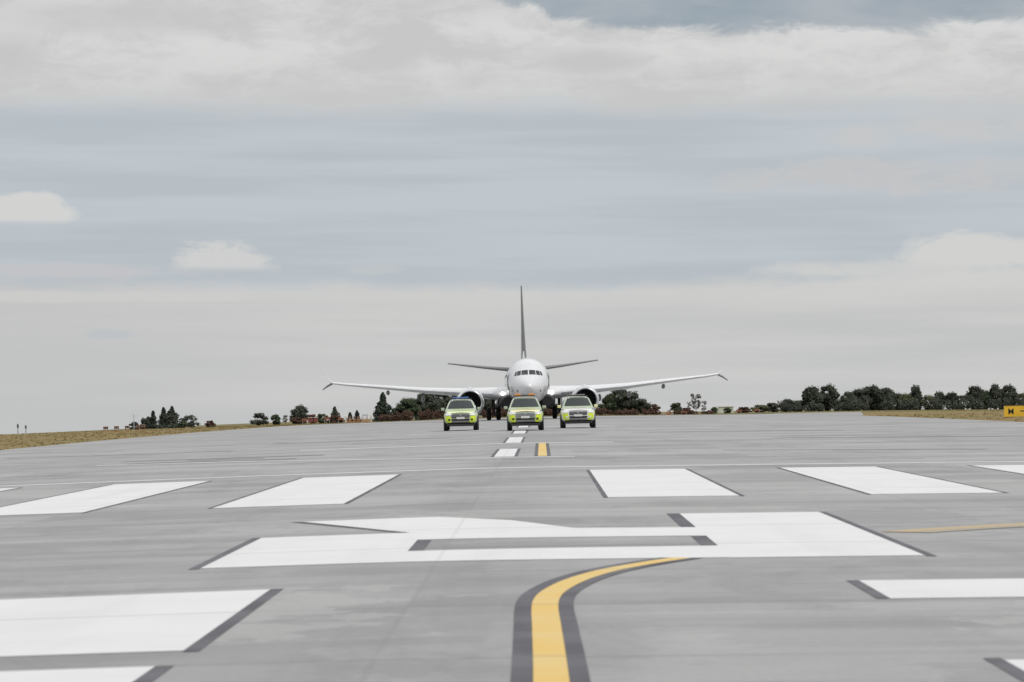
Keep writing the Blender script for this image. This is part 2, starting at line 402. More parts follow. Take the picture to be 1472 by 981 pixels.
# yellow lead line: a straight, then a curve to the right
ctr = [(.02, 6), (.02, 12), (.02, 18), (0, 22.5), (-.01, 24.2), (.0, 25.4), (.05, 26.4), (.18, 27.6), (.36, 28.7), (.62, 29.8), (.94, 30.75), (1.28, 31.6), (1.75, 32.7), (2.4, 34.2), (3.1, 35.5), (4.07, 36.8), (5.03, 37.9), (5.9, 38.7), (7.5, 40.2), (10, 42.2), (14, 45), (20, 48.6), (27, 52.2)]
def cr(pts, n=8):
    o = []; p = [pts[0]]+pts+[pts[-1]]
    for i in range(1, len(p)-2):
        for t in range(n):
            t /= n; a, b, c_, d = (Vector(q) for q in p[i-1:i+3])
            o.append(.5*((2*b)+(-a+c_)*t+(2*a-5*b+4*c_-d)*t*t+(-a+3*b-3*c_+d)*t**3))
    return o+[Vector(p[-2])]
C = cr(ctr)
def strip(name, C, o0, o1, m, lift):
    a = []; b = []
    for i, p in enumerate(C):
        t = (C[min(i+1, len(C)-1)]-C[max(i-1, 0)]).normalized(); nrm = Vector((t.y, -t.x))
        a.append(p+nrm*o0); b.append(p+nrm*o1)
    vs = [(p.x, p.y, gz(p.x, p.y)+.004+lift) for q in zip(a, b) for p in q]
    fs = [(2*i, 2*i+1, 2*i+3, 2*i+2) for i in range(len(C)-1)]
    o = mesh(name, vs, fs, m); tag(o, kind='structure')
near = [p for p in C if p.x < 1.62 and p.y < 31.85]; far = [p for p in C if p.x > 4.3]
strip('taxi_lead_line', near, -.105, .105, YELLOW, .007)
strip('lead_line_border', near, -.235, -.107, BLACK, .006); strip('lead_line_border', near, .107, .225, BLACK, .006)
strip('taxi_lead_line', far, -.42, .02, FADEY, .007); strip('lead_line_border', far, .04, .3, FADEY2, .007)
paint('taxi_centre_line', rect(-.13, .13, 89.2, 114.5), YELLOW, .006)
for s in (-1, 1): paint('centre_line_border', rect(*sorted((s*.133, s*.235)), 89.2, 114.5), BLACK, .006)
# tyre marks and sealed seams
for a_, b_, wd in (((-14, 103.4), (-7.2, 102.6), 1.3), ((-13.2, 98.6), (-7.7, 97.4), .9), ((-11.5, 101), (-9.0, 100.4), .7), ((4.9, 146), (14, 145), 1.4), ((5.5, 95), (13, 91.5), .6), ((-21, 122), (-12, 121), .8), ((9, 121), (19, 118), 1.0), ((-12, 140), (-4, 139.2), 1.0), ((12, 61), (17, 58.5), .05)):
    paint('tyre_mark', [a_, b_, (b_[0], b_[1]+wd), (a_[0], a_[1]+wd)], SKID, .005)

# grass tufts along the pavement edges: uneven verge and skyline
def tufts(name, spots, hmin, hmax, m):
    vs = []; fs = []
    for (x, y) in spots:
        z = gz(x, y); h = random.uniform(hmin, hmax)
        for q in range(3):
            a = random.uniform(0, math.pi); wv = random.uniform(.05, .13); n = len(vs)
            ox, oy = random.uniform(-.1, .1), random.uniform(-.1, .1); lx = random.uniform(-.05, .05)
            vs += [(x+ox-wv*math.cos(a), y+oy-wv*math.sin(a), z-.02), (x+ox+wv*math.cos(a), y+oy+wv*math.sin(a), z-.02), (x+ox+lx, y+oy, z+h*random.uniform(.6, 1))]
            fs.append((n, n+1, n+2))
    return tag(mesh(name, vs, fs, m), 'dry ochre grass tufts growing along both runway verges', 'grass', kind='stuff')
sp_ = []
for i in range(5000):
    s = random.choice((-1, 1)); y = random.uniform(140, 440); sp_.append((s*(27.1+abs(random.gauss(0, 1))*14 if True else 0), y))
sp_ = [p for p in sp_ if not (p[0] > 0 and p[1] > 262 and p[0] < 41)]
sp_ += [(random.uniform(-32, 32), random.uniform(420, 440)) for i in range(2500)]
tufts('grass_tufts', sp_, .03, .09, GRASS)

# ------------------------------------------------------------------ trees and shrubs
BARK = mat('bark', (.12, .09, .065), .9, vscale=4, bump=.3)
def leafmat(name, a, b):
    m = bpy.data.materials.new(name); m.use_nodes = True; t = m.node_tree; k = N(t); bs = t.nodes['Principled BSDF']
    g = k.node('ShaderNodeNewGeometry'); n = k.noise(g.outputs['Position'], 1.1, 3, .6)
    c = k.mix(k.smooth(n, .35, .65), a, b)
    rnd = k.mix(1.0, c, k.mix(g.outputs['Random Per Island'], (.65, .65, .65), (1.35, 1.35, 1.35)), 'MULTIPLY')
    k.put(bs.inputs['Base Color'], rnd); bs.inputs['Roughness'].default_value = .8; bs.inputs['Specular IOR Level'].default_value = .2
    return m
LM = {'dark': leafmat('dark_leaves', (.046, .053, .042), (.074, .082, .06)), 'green': leafmat('green_leaves', (.042, .062, .036), (.078, .095, .052)),
      'fir': leafmat('fir_needles', (.032, .044, .034), (.054, .066, .05)), 'rust': leafmat('rusty_leaves', (.062, .035, .025), (.10, .058, .04)),
      'pale': leafmat('pale_leaves', (.16, .16, .15), (.25, .25, .235)), 'olive': leafmat('olive_leaves', (.07, .08, .04), (.12, .12, .06)), 'red': leafmat('red_leaves', (.11, .045, .035), (.16, .07, .05))}
def leaves(vs, fs, c, r, n, size):
    for i in range(n):
        d = Vector((random.gauss(0, 1), random.gauss(0, 1), random.gauss(0, 1)))
        if d.length < 1e-3: continue
        d.normalize(); p = Vector(c)+Vector((d.x*r[0], d.y*r[1], d.z*r[2]))*random.uniform(.35, 1)**.6
        a = Vector((random.gauss(0, 1), random.gauss(0, 1), random.gauss(0, .7))).normalized(); b = a.orthogonal().normalized()
        s = size*random.uniform(.6, 1.3); k0 = len(vs)
        vs += [p-a*s, p-b*s*.6, p+a*s, p+b*s*.6]; fs.append((k0, k0+1, k0+2, k0+3))
def tree(name, label, cat, px, top, hw, D, kind, leaf, group, dens=1.0, botpx=None):
    P = ray(px, top, D); x = P.x; g = gz(x, D); H = max(P.z-g, .8)*(1.02 if kind == 'round' else 1); Wd = hw*D/F*(1.12 if kind == 'round' else 1)
    root = empty(name, (x, D, g)); tag(root, label, cat, group)
    tr = MB(); vs = []; fs = []; ls = .14 if H < 3 else .2
    if kind == 'conifer':
        tr.tube((0, 0, -.2), (0, 0, H*.96), max(.06, H*.022), .02, 8)
        nl = max(11, int(H*3.6))
        for i in range(nl):
            t = i/(nl-1); z = H*(.06+.9*t+random.uniform(-.02, .02)); rr = Wd*(1-t)**.85*random.uniform(.62, 1.15)+.08
            nb = 7 if t < .7 else 5
            for q in range(nb):
                a = i*.7+q*2*math.pi/nb+random.uniform(-.4, .4); L = rr*random.uniform(.7, 1.1)
                tip = Vector((math.cos(a)*L, math.sin(a)*L, z-L*.18)); tr.tube((0, 0, z), tip, .025, .008, 4, False)
                for u in (.4, .75, 1.0):
                    leaves(vs, fs, tip*u+Vector((0, 0, z*(1-u))), (L*.26+.08, L*.26+.08, H*.05+.05), int(11*dens), ls*.85)
    elif kind == 'poplar':
        tr.tube((0, 0, -.2), (0, 0, H*.97), max(.05, H*.018), .015, 7)
        for i in range(int(40)):
            z = H*random.uniform(.18, .9); a = random.uniform(0, 6.28); L = Wd*random.uniform(.4, 1)
            tip = Vector((math.cos(a)*L, math.sin(a)*L, z+H*.09)); tr.tube((0, 0, z), tip, .025, .008, 4, False)
            leaves(vs, fs, tip, (.25*Wd, .25*Wd, H*.05), int(14*dens), ls*.6)
    else:
        th = H*(.3 if kind == 'round' else .12); rt = max(.04, H*.028)
        tr.tube((0, 0, -.2), (0, 0, th), rt, rt*.75, 8)
        ncl = 19 if kind == 'round' else 12
        for i in range(ncl):
            a = i*2.4+random.uniform(-.3, .3); rr = Wd*(math.sqrt((i+.3)/ncl)*.9+(.12 if i < 3 else 0))
            zz = H*(.9 if i < 3 else random.uniform(.3 if kind == 'round' else .18, .86))
            zmax = H*(1.03-.38*(rr/max(Wd, .1))**2)
            cr_ = (Wd*random.uniform(.22, .5), Wd*random.uniform(.22, .5), H*random.uniform(.08, .17))
            zz = min(zz, zmax-cr_[2]*(.55 if i < 3 else .9)); cc = Vector((math.cos(a)*rr, math.sin(a)*rr, max(zz, cr_[2])))
            tr.tube((0, 0, th*.8), cc, rt*.5, .015, 5, False)
            leaves(vs, fs, cc, cr_, int(150*dens*(1 if H > 3 else .6)), ls)
            leaves(vs, fs, cc+Vector((0, 0, cr_[2]*.5)), (cr_[0]*1.3, cr_[1]*1.3, cr_[2]*1.2), int(26*dens), ls*.7)
        # low skirt
        if kind == 'bush' or dens > 1.1:
            for i in range(7):
                a = random.uniform(0, 6.28); rr = Wd*random.uniform(.2, .85)
                leaves(vs, fs, (math.cos(a)*rr, math.sin(a)*rr, H*random.uniform(.08, .3)), (Wd*.3, Wd*.3, H*.16), int(90*dens), ls)
    tr.build('trunk', BARK, root); mesh('crown', vs, fs, LM[leaf], root)
    return root
LG = 'conifers at the left end of the horizon'; MG = 'trees beyond the runway at left'; CG = 'trees behind the aircraft'; RG = 'woodland trees along the right horizon'; SG = 'small shrubs on the horizon'
T = [
 ('shrub','tiny dark scrub bush next to the thin mast at the far left',193,608,6,420,'bush','dark',SG,1),
 ('conifer_tree','lowest dark conifer at the left edge of the left clump',207,603,7,430,'bush','fir',LG,1.2),
 ('conifer_tree','small dark conifer second from left in the left clump',213,600,6,440,'conifer','fir',LG,1.2),
 ('conifer_tree','narrow dark conifer in the middle of the left clump',220,591,6,440,'conifer','fir',LG,1.3),
 ('conifer_tree','tall bluish green conifer second from right in the left clump',235,586,10,445,'conifer','fir',LG,1.5),
 ('conifer_tree','broadest dark conifer at the right of the left clump',247,585,13,440,'conifer','dark',LG,1.7),
 ('shrub','low ragged see-through bush right of the left conifer clump',272,598,13,440,'bush','dark',SG,.55),
 ('shrub','small green bush hiding the foot of the broad left conifer',262,606,7,430,'bush','green',SG,.7),
 ('shrub','small brownish shrub alone right of the left clump',302,606,8,440,'bush','rust',SG,.6),
 ('bushy_tree','low dark bush standing alone above the left verge',372,595,13,450,'bush','dark',MG,.9),
 ('shrub','thin ragged green shrub right of the lone dark bush',396,597,7,450,'bush','green',SG,.6),
 ('poplar_tree','pale thin sapling beside the round left tree',410,597,4,470,'poplar','pale',SG,.6),
 ('bushy_tree','dark rounded tree with a pointed top above red scrub',431,585,12,470,'round','dark',MG,1.3),
 ('shrub','reddish low shrub right of the dark rounded tree',449,597,8,470,'bush','red',SG,.9),
 ('shrub','dark green low shrub left of the small pointed tree',463,596,8,470,'bush','green',SG,1),
 ('shrub','rust coloured shrub under the dark rounded tree',428,601,12,460,'bush','rust',SG,1),
 ('conifer_tree','small pointed dark tree midway to the wing tip',481,585,10,470,'conifer','dark',MG,1.5),
 ('shrub','rust brown shrub at the foot of the small pointed tree',482,598,14,462,'bush','rust',SG,1),
 ('conifer_tree','small slim conifer between the white frames, left one',503,594,4,480,'conifer','fir',MG,1),
 ('conifer_tree','small slim conifer between the white frames, right one',513,591,5,480,'conifer','fir',MG,1),
 ('conifer_tree','tall solitary conifer with pointed tip under the left wing',550,565,15,480,'conifer','fir',MG,2),
 ('shrub','green bush leaning on the right side of the tall conifer',567,588,8,480,'bush','green',SG,1),
 ('broadleaf_tree','rounded green tree at the left of the grove under the left wing',588,575,16,480,'round','green',CG,1.5),
 ('broadleaf_tree','broad dark tree in the middle of the grove under the left wing',612,568,20,490,'round','dark',CG,1.7),
 ('broadleaf_tree','dark tree in the grove just left of the left car',636,564,18,495,'round','dark',CG,1.6),
 ('broadleaf_tree','dark tree showing behind the left car roof',660,567,18,495,'round','dark',CG,1.5),
 ('broadleaf_tree','dark tree showing between left engine and landing gear',694,572,15,500,'round','dark',CG,1.5),
 ('broadleaf_tree','dark tree behind the left landing gear and centre car',722,576,16,500,'round','dark',CG,1.4),
 ('broadleaf_tree','dark green tree seen between centre and right cars',785,577,15,500,'round','green',CG,1.4),
 ('broadleaf_tree','dark tree hidden behind the right car',820,576,15,500,'round','dark',CG,1.3),
 ('shrub','small dark bush touching the right side of the right car',861,582,7,500,'bush','green',SG,1),
 ('broadleaf_tree','dark ragged tree at the left of the grove under the right wing',877,569,12,500,'round','green',CG,1.5),
 ('broadleaf_tree','tallest dark tree of the grove under the right wing',892,561,15,500,'round','dark',CG,1.7),
 ('broadleaf_tree','dark tree sloping down right of the tallest one',908,567,14,500,'round','dark',CG,1.6),
 ('bushy_tree','lower dark bushy tree at the right end of that grove',923,575,10,500,'round','dark',CG,1.4),
 ('shrub','rust brown scrub running right from the right wing grove',938,582,12,500,'bush','rust',SG,1.2),
 ('conifer_tree','small dark green pointed bush left of the pale poplar',972,580,9,500,'bush','green',SG,1.2),
 ('shrub','thin rusty shrub between the green bush and pale poplar',986,587,7,500,'bush','rust',SG,.8),
 ('poplar_tree','tall pale leafless poplar standing alone on the horizon',1000,567,7,520,'poplar','pale',MG,2.0),
 ('poplar_tree','shorter faint poplar right of the tall pale one',1012,577,4,530,'poplar','pale',MG,1.0),
 ('poplar_tree','shorter faint sapling left of the tall pale poplar',990,577,3,530,'poplar','pale',MG,.7),
 ('shrub','tiny green shrub left of the pale hut',1027,586,4,500,'bush','green',SG,1),
 ('shrub','tiny green shrub in front of the pale hut',1046,588,5,495,'bush','green',SG,1),
 ('shrub','low rust and green scrub right of the pale hut',1070,586,10,500,'bush','rust',SG,1),
 ('shrub','long low brown scrub at the start of the right woodland',1092,583,13,500,'bush','olive',SG,1.2),
 ('shrub','dark low scrub joining the right woodland',1110,580,10,500,'bush','dark',SG,1.3),
 ('bushy_tree','low dark bush with a small point left of the twin crowns',1132,575,11,500,'bush','dark',RG,1.4),
 ('bushy_tree','low dark bush directly left of the twin crowns',1148,577,9,500,'bush','dark',RG,1.4),
 ('broadleaf_tree','left one of the two tall dark twin crowns',1167,558,13,500,'round','dark',RG,1.3),
 ('broadleaf_tree','right one of the two tall dark twin crowns',1190,556,13,505,'round','dark',RG,1.3),
 ('bushy_tree','low bush in the sky gap right of the twin crowns',1205,577,7,500,'bush','dark',RG,.9),
 ('broadleaf_tree','dark tree at the left end of the long dark wood',1219,565,11,500,'round','dark',RG,1.5),
 ('broadleaf_tree','second dark tree of the long wood with a flat crown',1235,562,13,505,'round','dark',RG,1.7),
 ('broadleaf_tree','highest dark tree of the long wood',1252,557,14,505,'round','dark',RG,1.9),
 ('broadleaf_tree','dark tree right beside the highest one in the wood',1271,560,14,505,'round','dark',RG,1.9),
 ('broadleaf_tree','lower dark tree where the long wood steps down',1290,567,13,505,'round','dark',RG,1.6),
 ('broadleaf_tree','pointed dark tree standing clear of the lower wood',1316,558,9,505,'round','dark',RG,1.8),
 ('bushy_tree','low green tree left of the pointed dark tree',1303,568,9,500,'round','olive',RG,1.4),
 ('bushy_tree','low green tree right of the pointed dark tree',1334,570,10,500,'bush','olive',RG,1.4),
 ('broadleaf_tree','small round dark tree in the low middle of the right wood',1350,565,10,505,'round','dark',RG,1.5),
 ('broadleaf_tree','bluish dark round tree in the low part of the right wood',1369,566,11,505,'round','fir',RG,1.6),
 ('bushy_tree','low dark tree just left of the last tall group',1386,569,9,500,'bush','dark',RG,1.6),
 ('broadleaf_tree','tall tree at the left of the group near the yellow sign',1402,558,11,505,'round','dark',RG,1.7),
 ('broadleaf_tree','medium tree in the dip of the group near the yellow sign',1416,563,9,505,'round','green',RG,1.6),
 ('conifer_tree','pointed tree left of the gap above the yellow sign',1430,556,9,505,'round','dark',RG,1.7),
 ('broadleaf_tree','rounded tree with see-through crown above the yellow sign',1449,556,12,505,'round','dark',RG,1.2),
 ('bushy_tree','green tree cut off by the right edge of the picture',1469,567,9,505,'round','olive',RG,1.5),
]
for (nm, lb, px, top, hw, D, kd, lf, gp, dn) in T:
    tree(nm, lb, {'shrub': 'shrub'}.get(nm, 'tree'), px, top, hw, D, kd, lf, gp, dn)
# continuous undergrowth
def hedge(label, px0, px1, tops, D, leaf, cat='hedge', dens=1.0):
    p0 = ray(px0, tops, D); p1 = ray(px1, tops, D); cxm = (p0.x+p1.x)/2; g = gz(cxm, D)
    vs = []; fs = []; n = int((p1.x-p0.x)*3.2)
    for i in range(n):
        x = (random.random()-.5)*(p1.x-p0.x); gg = gz(cxm+x, D)-g
        zt = (p0.z+(p1.z-p0.z)*(x/(p1.x-p0.x)+.5))-g; h = (zt-gg)*random.uniform(.55, 1.15)**1
        leaves(vs, fs, (x, random.uniform(-.7, .7), gg+h*.5), (.5, .5, h*.55), int(80*dens), .15)
    o = mesh('hedge', vs, fs, LM[leaf]); o.location = (cxm, D, g); tag(o, label, cat)
hedge('dark undergrowth at the foot of the twin crowns', 1118, 1212, 578, 498, 'dark')
hedge('dark undergrowth under the long dark wood', 1213, 1300, 573, 498, 'dark')
hedge('dark undergrowth under the low right wood', 1301, 1390, 573, 498, 'dark')
hedge('dark undergrowth left of and behind the yellow sign', 1391, 1478, 571, 498, 'dark')
hedge('long rust brown hedge under the grove at the left wing', 540, 642, 590, 470, 'rust', dens=.9)
hedge('rust brown hedge seen between the cars', 690, 800, 588, 470, 'rust')
hedge('rust brown hedge right of the right car', 858, 940, 588, 470, 'rust')
hedge('low rust scrub between the grove and the poplar', 941, 1024, 590, 468, 'rust', dens=.6)

# ------------------------------------------------------------------ horizon equipment
ORANGE = mat('orange_paint', (.62, .2, .06), .5, var=.2); WPAINT = mat('white_paint', (.7, .68, .64), .5); DKBROWN = mat('dark_lens_housing', (.05, .03, .02), .4)
GALV = mat('galvanised_steel', (.42, .43, .44), .45, .6); DKG = mat('dark_grey_plastic', (.09, .09, .095), .5); LENS = mat('lens_glass', (.25, .22, .2), .1)
ORL = mat('pale_orange_paint', (.42, .25, .17), .6, var=.15)
def light_unit(px, D, label):
    P = ray(px, 616, D); g = gz(P.x, D); r = empty('light_unit', (P.x, D, g), .1); tag(r, label, 'runway light', 'row of box light units on the left grass')
    MB().box((0, 0, .36), (.46, .5, .24), bev=.02).build('housing', DKBROWN, r)
    MB().box((0, -.02, .492), (.5, .56, .022), bev=.004).build('hood', ORANGE, r)
    for s in (-1, 1): MB().lathe((s*.11, -.262, .36), (0, 1, 0), [(0, .0), (0, .07), (.03, .08), (.06, .08)], 14).build('lens', LENS, r)
    for s in (-1, 1): MB().tube((s*.17, 0, -.02), (s*.17, 0, .26), .025, n=8).build('leg', ORANGE, r)
    MB().box((0, 0, .02), (.5, .3, .05)).build('base', ORL, r)
for px, D, lb in ((152, 305, 'leftmost low dark box light with orange hood on the left grass'), (167.5, 310, 'second low dark box light from the left on the left grass'),
                  (183, 315, 'third low dark box light from the left on the left grass'), (199, 325, 'low dark box light nearest the thin mast and conifers'),
                  (206, 335, 'low dark box light touching the foot of the left conifer clump')):
    light_unit(px, D, lb)
def marker(px, top, D, label):
    P = ray(px, top, D); g = gz(P.x, D); H = P.z-g; r = empty('marker_post', (P.x, D, g)); tag(r, label, 'post', 'pair of marker posts at the far left')
    MB().tube((0, 0, -.1), (0, 0, H*.62), .05, .045, 10).build('pole', GALV, r)
    MB().lathe((0, 0, H*.6), (0, 0, 1), [(0, 0), (0, .09), (H*.28, .09), (H*.34, .06), (H*.4, .0)], 12).build('lamp_head', DKG, r)
marker(25.5, 609, 300, 'grey marker post with a dark head, leftmost of the pair'); marker(37, 611, 310, 'paler marker post just right of the leftmost one')
P = ray(192, 594, 400); g = gz(P.x, 400); H = P.z-g; r = empty('mast', (P.x, 400, g)); tag(r, 'thin pale lattice mast left of the conifer clump', 'mast')
b = MB()
for i in range(3):
    a = i*2.094; b.tube((.12*math.cos(a), .12*math.sin(a), -.1), (.05*math.cos(a), .05*math.sin(a), H*.9), .018, .012, 6)
for j in range(14):
    z = H*.9*j/14; q = H*.9*(j+1)/14
    for i in range(3):
        a = i*2.094; c_ = (i+1)*2.094; ra = .12-.07*j/14; b.tube((ra*math.cos(a), ra*math.sin(a), z), (ra*math.cos(c_), ra*math.sin(c_), q), .008, n=4)
b.build('lattice', GALV, r); MB().tube((0, 0, H*.9), (0, 0, H), .015, n=6).build('spike', GALV, r); MB().box((0, 0, H*.9), (.22, .1, .1), bev=.01).build('lamp', WPAINT, r)
MB().tube((-.5, 0, H*.82), (.5, 0, H*.82), .014, n=6).build('crossarm', GALV, r)
# antenna gantries (white and orange frames)
def gantry(px0, px1, base_py, top_py, D, label, posts):
    a = ray(px0, top_py, D); b_ = ray(px1, top_py, D); xm = (a.x+b_.x)/2; g = gz(xm, D); W2 = (b_.x-a.x)/2; H = a.z-g
    r = empty('antenna_frame', (xm, D, g)); tag(r, label, 'antenna')
    for i in range(posts):
        x = -W2+2*W2*i/(posts-1); zz = H*(1 if i in (0, posts-1) else .72)
        m_ = MB(); m_.tube((x-.1, 0, -.3), (x-.1, 0, zz), .045, n=6); m_.tube((x+.1, 0, -.3), (x+.1, 0, zz), .045, n=6)
        for q in range(4): m_.tube((x-.1, 0, zz*q/4), (x+.1, 0, zz*(q+1)/4), .02, n=4)
        m_.build('post', WPAINT if i in (0, posts-1) else ORL, r)
    m_ = MB(); m_.box((0, 0, H*.36), (2*W2, .08, .07), bev=.01); m_.build('lower_rail', ORL, r)
    MB().box((0, 0, H*.12), (2*W2, .1, .07), bev=.01).build('foot_rail', ORANGE, r)
    for s in (-1, 1): MB().box((s*W2, 0, H*.7), (.42, .3, H*.34), bev=.03).build('equipment_box', WPAINT, r)
    MB().box((W2*.55, 0, H*.86), (.9, .12, .1), bev=.02).build('antenna_arm', DKG, r)
gantry(497, 533, 607, 596, 455, 'pale orange and white antenna frame left of the tall conifer', 7)
gantry(955, 966, 597, 590, 465, 'small pale orange frame left of the green pointed bush', 3)
P = ray(1043, 584, 505); g = gz(P.x, 505); H = P.z-g; r = empty('hut', (P.x, 505, g)); tag(r, 'pale low equipment hut right of the poplars', 'hut')
MB().box((0, 0, H*.45), (2.4, 1.8, H*.9), bev=.02).build('wall', mat('pale_green_cladding', (.55, .58, .48), .7), r)
MB().box((0, 0, H*.94), (2.7, 2.1, .12), bev=.02).build('roof', WPAINT, r); MB().box((.5, -.92, H*.38), (.6, .04, H*.7)).build('door', GALV, r)
for px, lb in ((446, 'rusty red low box standing beyond the left verge'), (454, 'smaller rusty red box right of the first red box')):
    P = ray(px, 598, 458); g = gz(P.x, 458); H = P.z-g; r = empty('equipment_cabinet', (P.x, 458, g)); tag(r, lb, 'cabinet')
    RED = mat('red_paint', (.2, .06, .05), .5); MB().box((0, 0, H*.45), (.6, .5, H*.6), bev=.03).build('cabinet_body', RED, r); MB().box((0, 0, H*.78), (.7, .6, .06), bev=.01).build('lid', WPAINT, r)

BRED = mat('orange_red_board', (.24, .085, .055), .6, var=.2)
for px, top, lb in ((438, 601, 'orange red board below the rounded dark tree at left'), (470, 599, 'orange red board between the red cabinets and small pointed tree'),
                    (490, 600, 'orange red board just left of the white and orange frame'), (983, 591, 'orange red board left of the pale poplar'), (1062, 589, 'orange red board right of the pale hut'), (1088, 588, 'orange red board at the start of the right woodland')):
    P = ray(px, top, 445); g = gz(P.x, 445); H = max(.35, P.z-g); q = empty('marker_board', (P.x, 445, g)); tag(q, lb, 'marker board', 'low orange red boards along the far edge of the runway')
    MB().box((0, 0, H*.72), (.8, .06, H*.36), bev=.01).build('board', BRED, q)
    for u in (-1, 1): MB().tube((u*.35, 0, -.05), (u*.35, 0, H*.5), .03, n=6).build('leg', GALV, q)

# yellow taxiway guidance sign at the right edge
D = 205; P = ray(1443.5, 600, D); g = gz(P.x+1.2, D); SW = 2.6
r = empty('taxiway_sign', (P.x+SW/2, D, g)); tag(r, 'yellow taxiway sign with black letter and arrow at the right edge', 'sign')
YS = mat('sign_yellow', (.72, .44, .03), .45, var=.08); BK = mat('sign_black', (.02, .02, .02), .5)
top = ray(1450, 583.5, D).z-g; bot = ray(1450, 599.5, D).z-g
bot = max(bot, .06)
MB().box((0, 0, (top+bot)/2), (SW, .22, top-bot), bev=.02).build('panel', YS, r)
MB().box((0, 0, top+.02), (SW+.05, .27, .035), bev=.008).build('top_trim', BK, r)
for s in (-1, 1): MB().box((s*(SW/2-.25), 0, bot/2-.05), (.1, .12, bot+.1)).build('leg', GALV, r)
cu = bpy.data.curves.new('t', 'FONT'); cu.body = 'M'; cu.size = .5; cu.extrude = .004; cu.offset = .012
to = bpy.data.objects.new('t', cu); col.objects.link(to); bpy.context.view_layer.update()
me = bpy.data.meshes.new_from_object(to.evaluated_get(bpy.context.evaluated_depsgraph_get())); bpy.data.objects.remove(to)
me.materials.clear(); me.materials.append(BK); lo = bpy.data.objects.new('letter', me); col.objects.link(lo); lo.parent = r
lo.rotation_euler = (R(90), 0, 0); lo.location = (-SW/2+.24, -.116, (top+bot)/2-.18)
ar = MB(); zc = (top+bot)/2
ar.box((-SW/2+1.3, -.115, zc), (.5, .008, .07)); ar.add([(-SW/2+1.53, -.119, zc-.14), (-SW/2+1.53, -.119, zc+.14), (-SW/2+1.78, -.119, zc), (-SW/2+1.53, -.112, zc-.14), (-SW/2+1.53, -.112, zc+.14), (-SW/2+1.78, -.112, zc)], [(0, 1, 2), (3, 5, 4), (0, 3, 4, 1), (1, 4, 5, 2), (2, 5, 3, 0)])
ar.build('arrow', BK, r)

# ------------------------------------------------------------------ aircraft
AWHITE = mat('aircraft_white_paint', (.67, .675, .695), .28, var=.03, vscale=.8, coat=.6); ABELLY = mat('aircraft_grey_paint', (.13, .13, .14), .4, var=.06)
ADARK = mat('aircraft_dark_paint', (.075, .072, .07), .35, var=.15, coat=.3); AMETAL = mat('polished_metal', (.62, .63, .65), .22, .9, var=.05); AGREY = mat('aircraft_mid_grey', (.2, .2, .205), .5)
AGLASS = mat('cockpit_glass', (.02, .024, .03), .08, var=.2); TYRE = mat('tyre_rubber', (.018, .018, .019), .85); BLK = mat('intake_black', (.012, .012, .014), .6); LAMP = mat('landing_lamp', (1, .97, .9), .3, emit=3.5, var=0.0)
FAN = mat('fan_blade_titanium', (.1, .1, .11), .35, .7)
plane = empty('airliner', (-.98, 260, gz(-1, 280)+.02), .018, -.0028)
tag(plane, 'white twin engine airliner facing the camera on the runway behind the cars', 'airliner')
PT = [(0, 2.8, 2.8, .02), (.08, 3.02, 2.58, .22), (.3, 3.2, 2.38, .43), (.8, 3.5, 2.08, .76), (1.4, 3.74, 1.84, 1.05), (2.0, 4.05, 1.68, 1.28), (2.7, 4.55, 1.54, 1.47), (3.4, 4.93, 1.44, 1.62), (4.4, 5.13, 1.35, 1.76), (5.6, 5.24, 1.3, 1.85), (7, 5.29, 1.28, 1.88), (12, 5.3, 1.27, 1.88), (20, 5.3, 1.27, 1.88), (26, 5.3, 1.3, 1.88), (29, 5.3, 1.65, 1.8), (32, 5.28, 2.3, 1.55), (35, 5.2, 3.1, 1.15), (37.5, 5.08, 3.75, .72), (39.2, 4.9, 4.2, .34)]
def prof(y):
    for (a, b) in zip(PT, PT[1:]):
        if a[0] <= y <= b[0]:
            t = (y-a[0])/(b[0]-a[0]); return [a[i]+(b[i]-a[i])*t for i in (1, 2, 3)]
    return PT[-1][1:]
NS = 40; rings = []
for q in PT:
    y, T_, B_, W_ = q; zc = (T_+B_)/2; h = (T_-B_)/2
    rings.append([Vector((W_*math.cos(2*math.pi*i/NS), y, zc+h*math.sin(2*math.pi*i/NS))) for i in range(NS)])
MB().loft(rings).build('fuselage', AWHITE, plane, True, 60)
def surf_y(x, z):
    lo, hi_ = 0., 20.
    for _ in range(40):
        y = (lo+hi_)/2; T_, B_, W_ = prof(y); zc = (T_+B_)/2; h = (T_-B_)/2
        if (x/W_)**2+((z-zc)/h)**2 < 1: hi_ = y
        else: lo = y
    return hi_
def patch(name, quad, m, off=.02, nx=6, nz=4, parent=plane):
    (a, b_, c_, d_) = [Vector(q) for q in quad]; vs = []; fs = []
    for dd in (off, -.03):
        for j in range(nz+1):
            for i in range(nx+1):
                u = i/nx; v = j/nz; p = (a*(1-u)+b_*u)*(1-v)+(d_*(1-u)+c_*u)*v
                vs.append((p.x*(1+dd*.3), surf_y(p.x, p.y)-dd, p.y))
    n = nx+1; o = (nz+1)*n
    for j in range(nz):
        for i in range(nx): fs.append((j*n+i, j*n+i+1, (j+1)*n+i+1, (j+1)*n+i))
    return mesh(name, vs[:o], fs, m, parent, True)
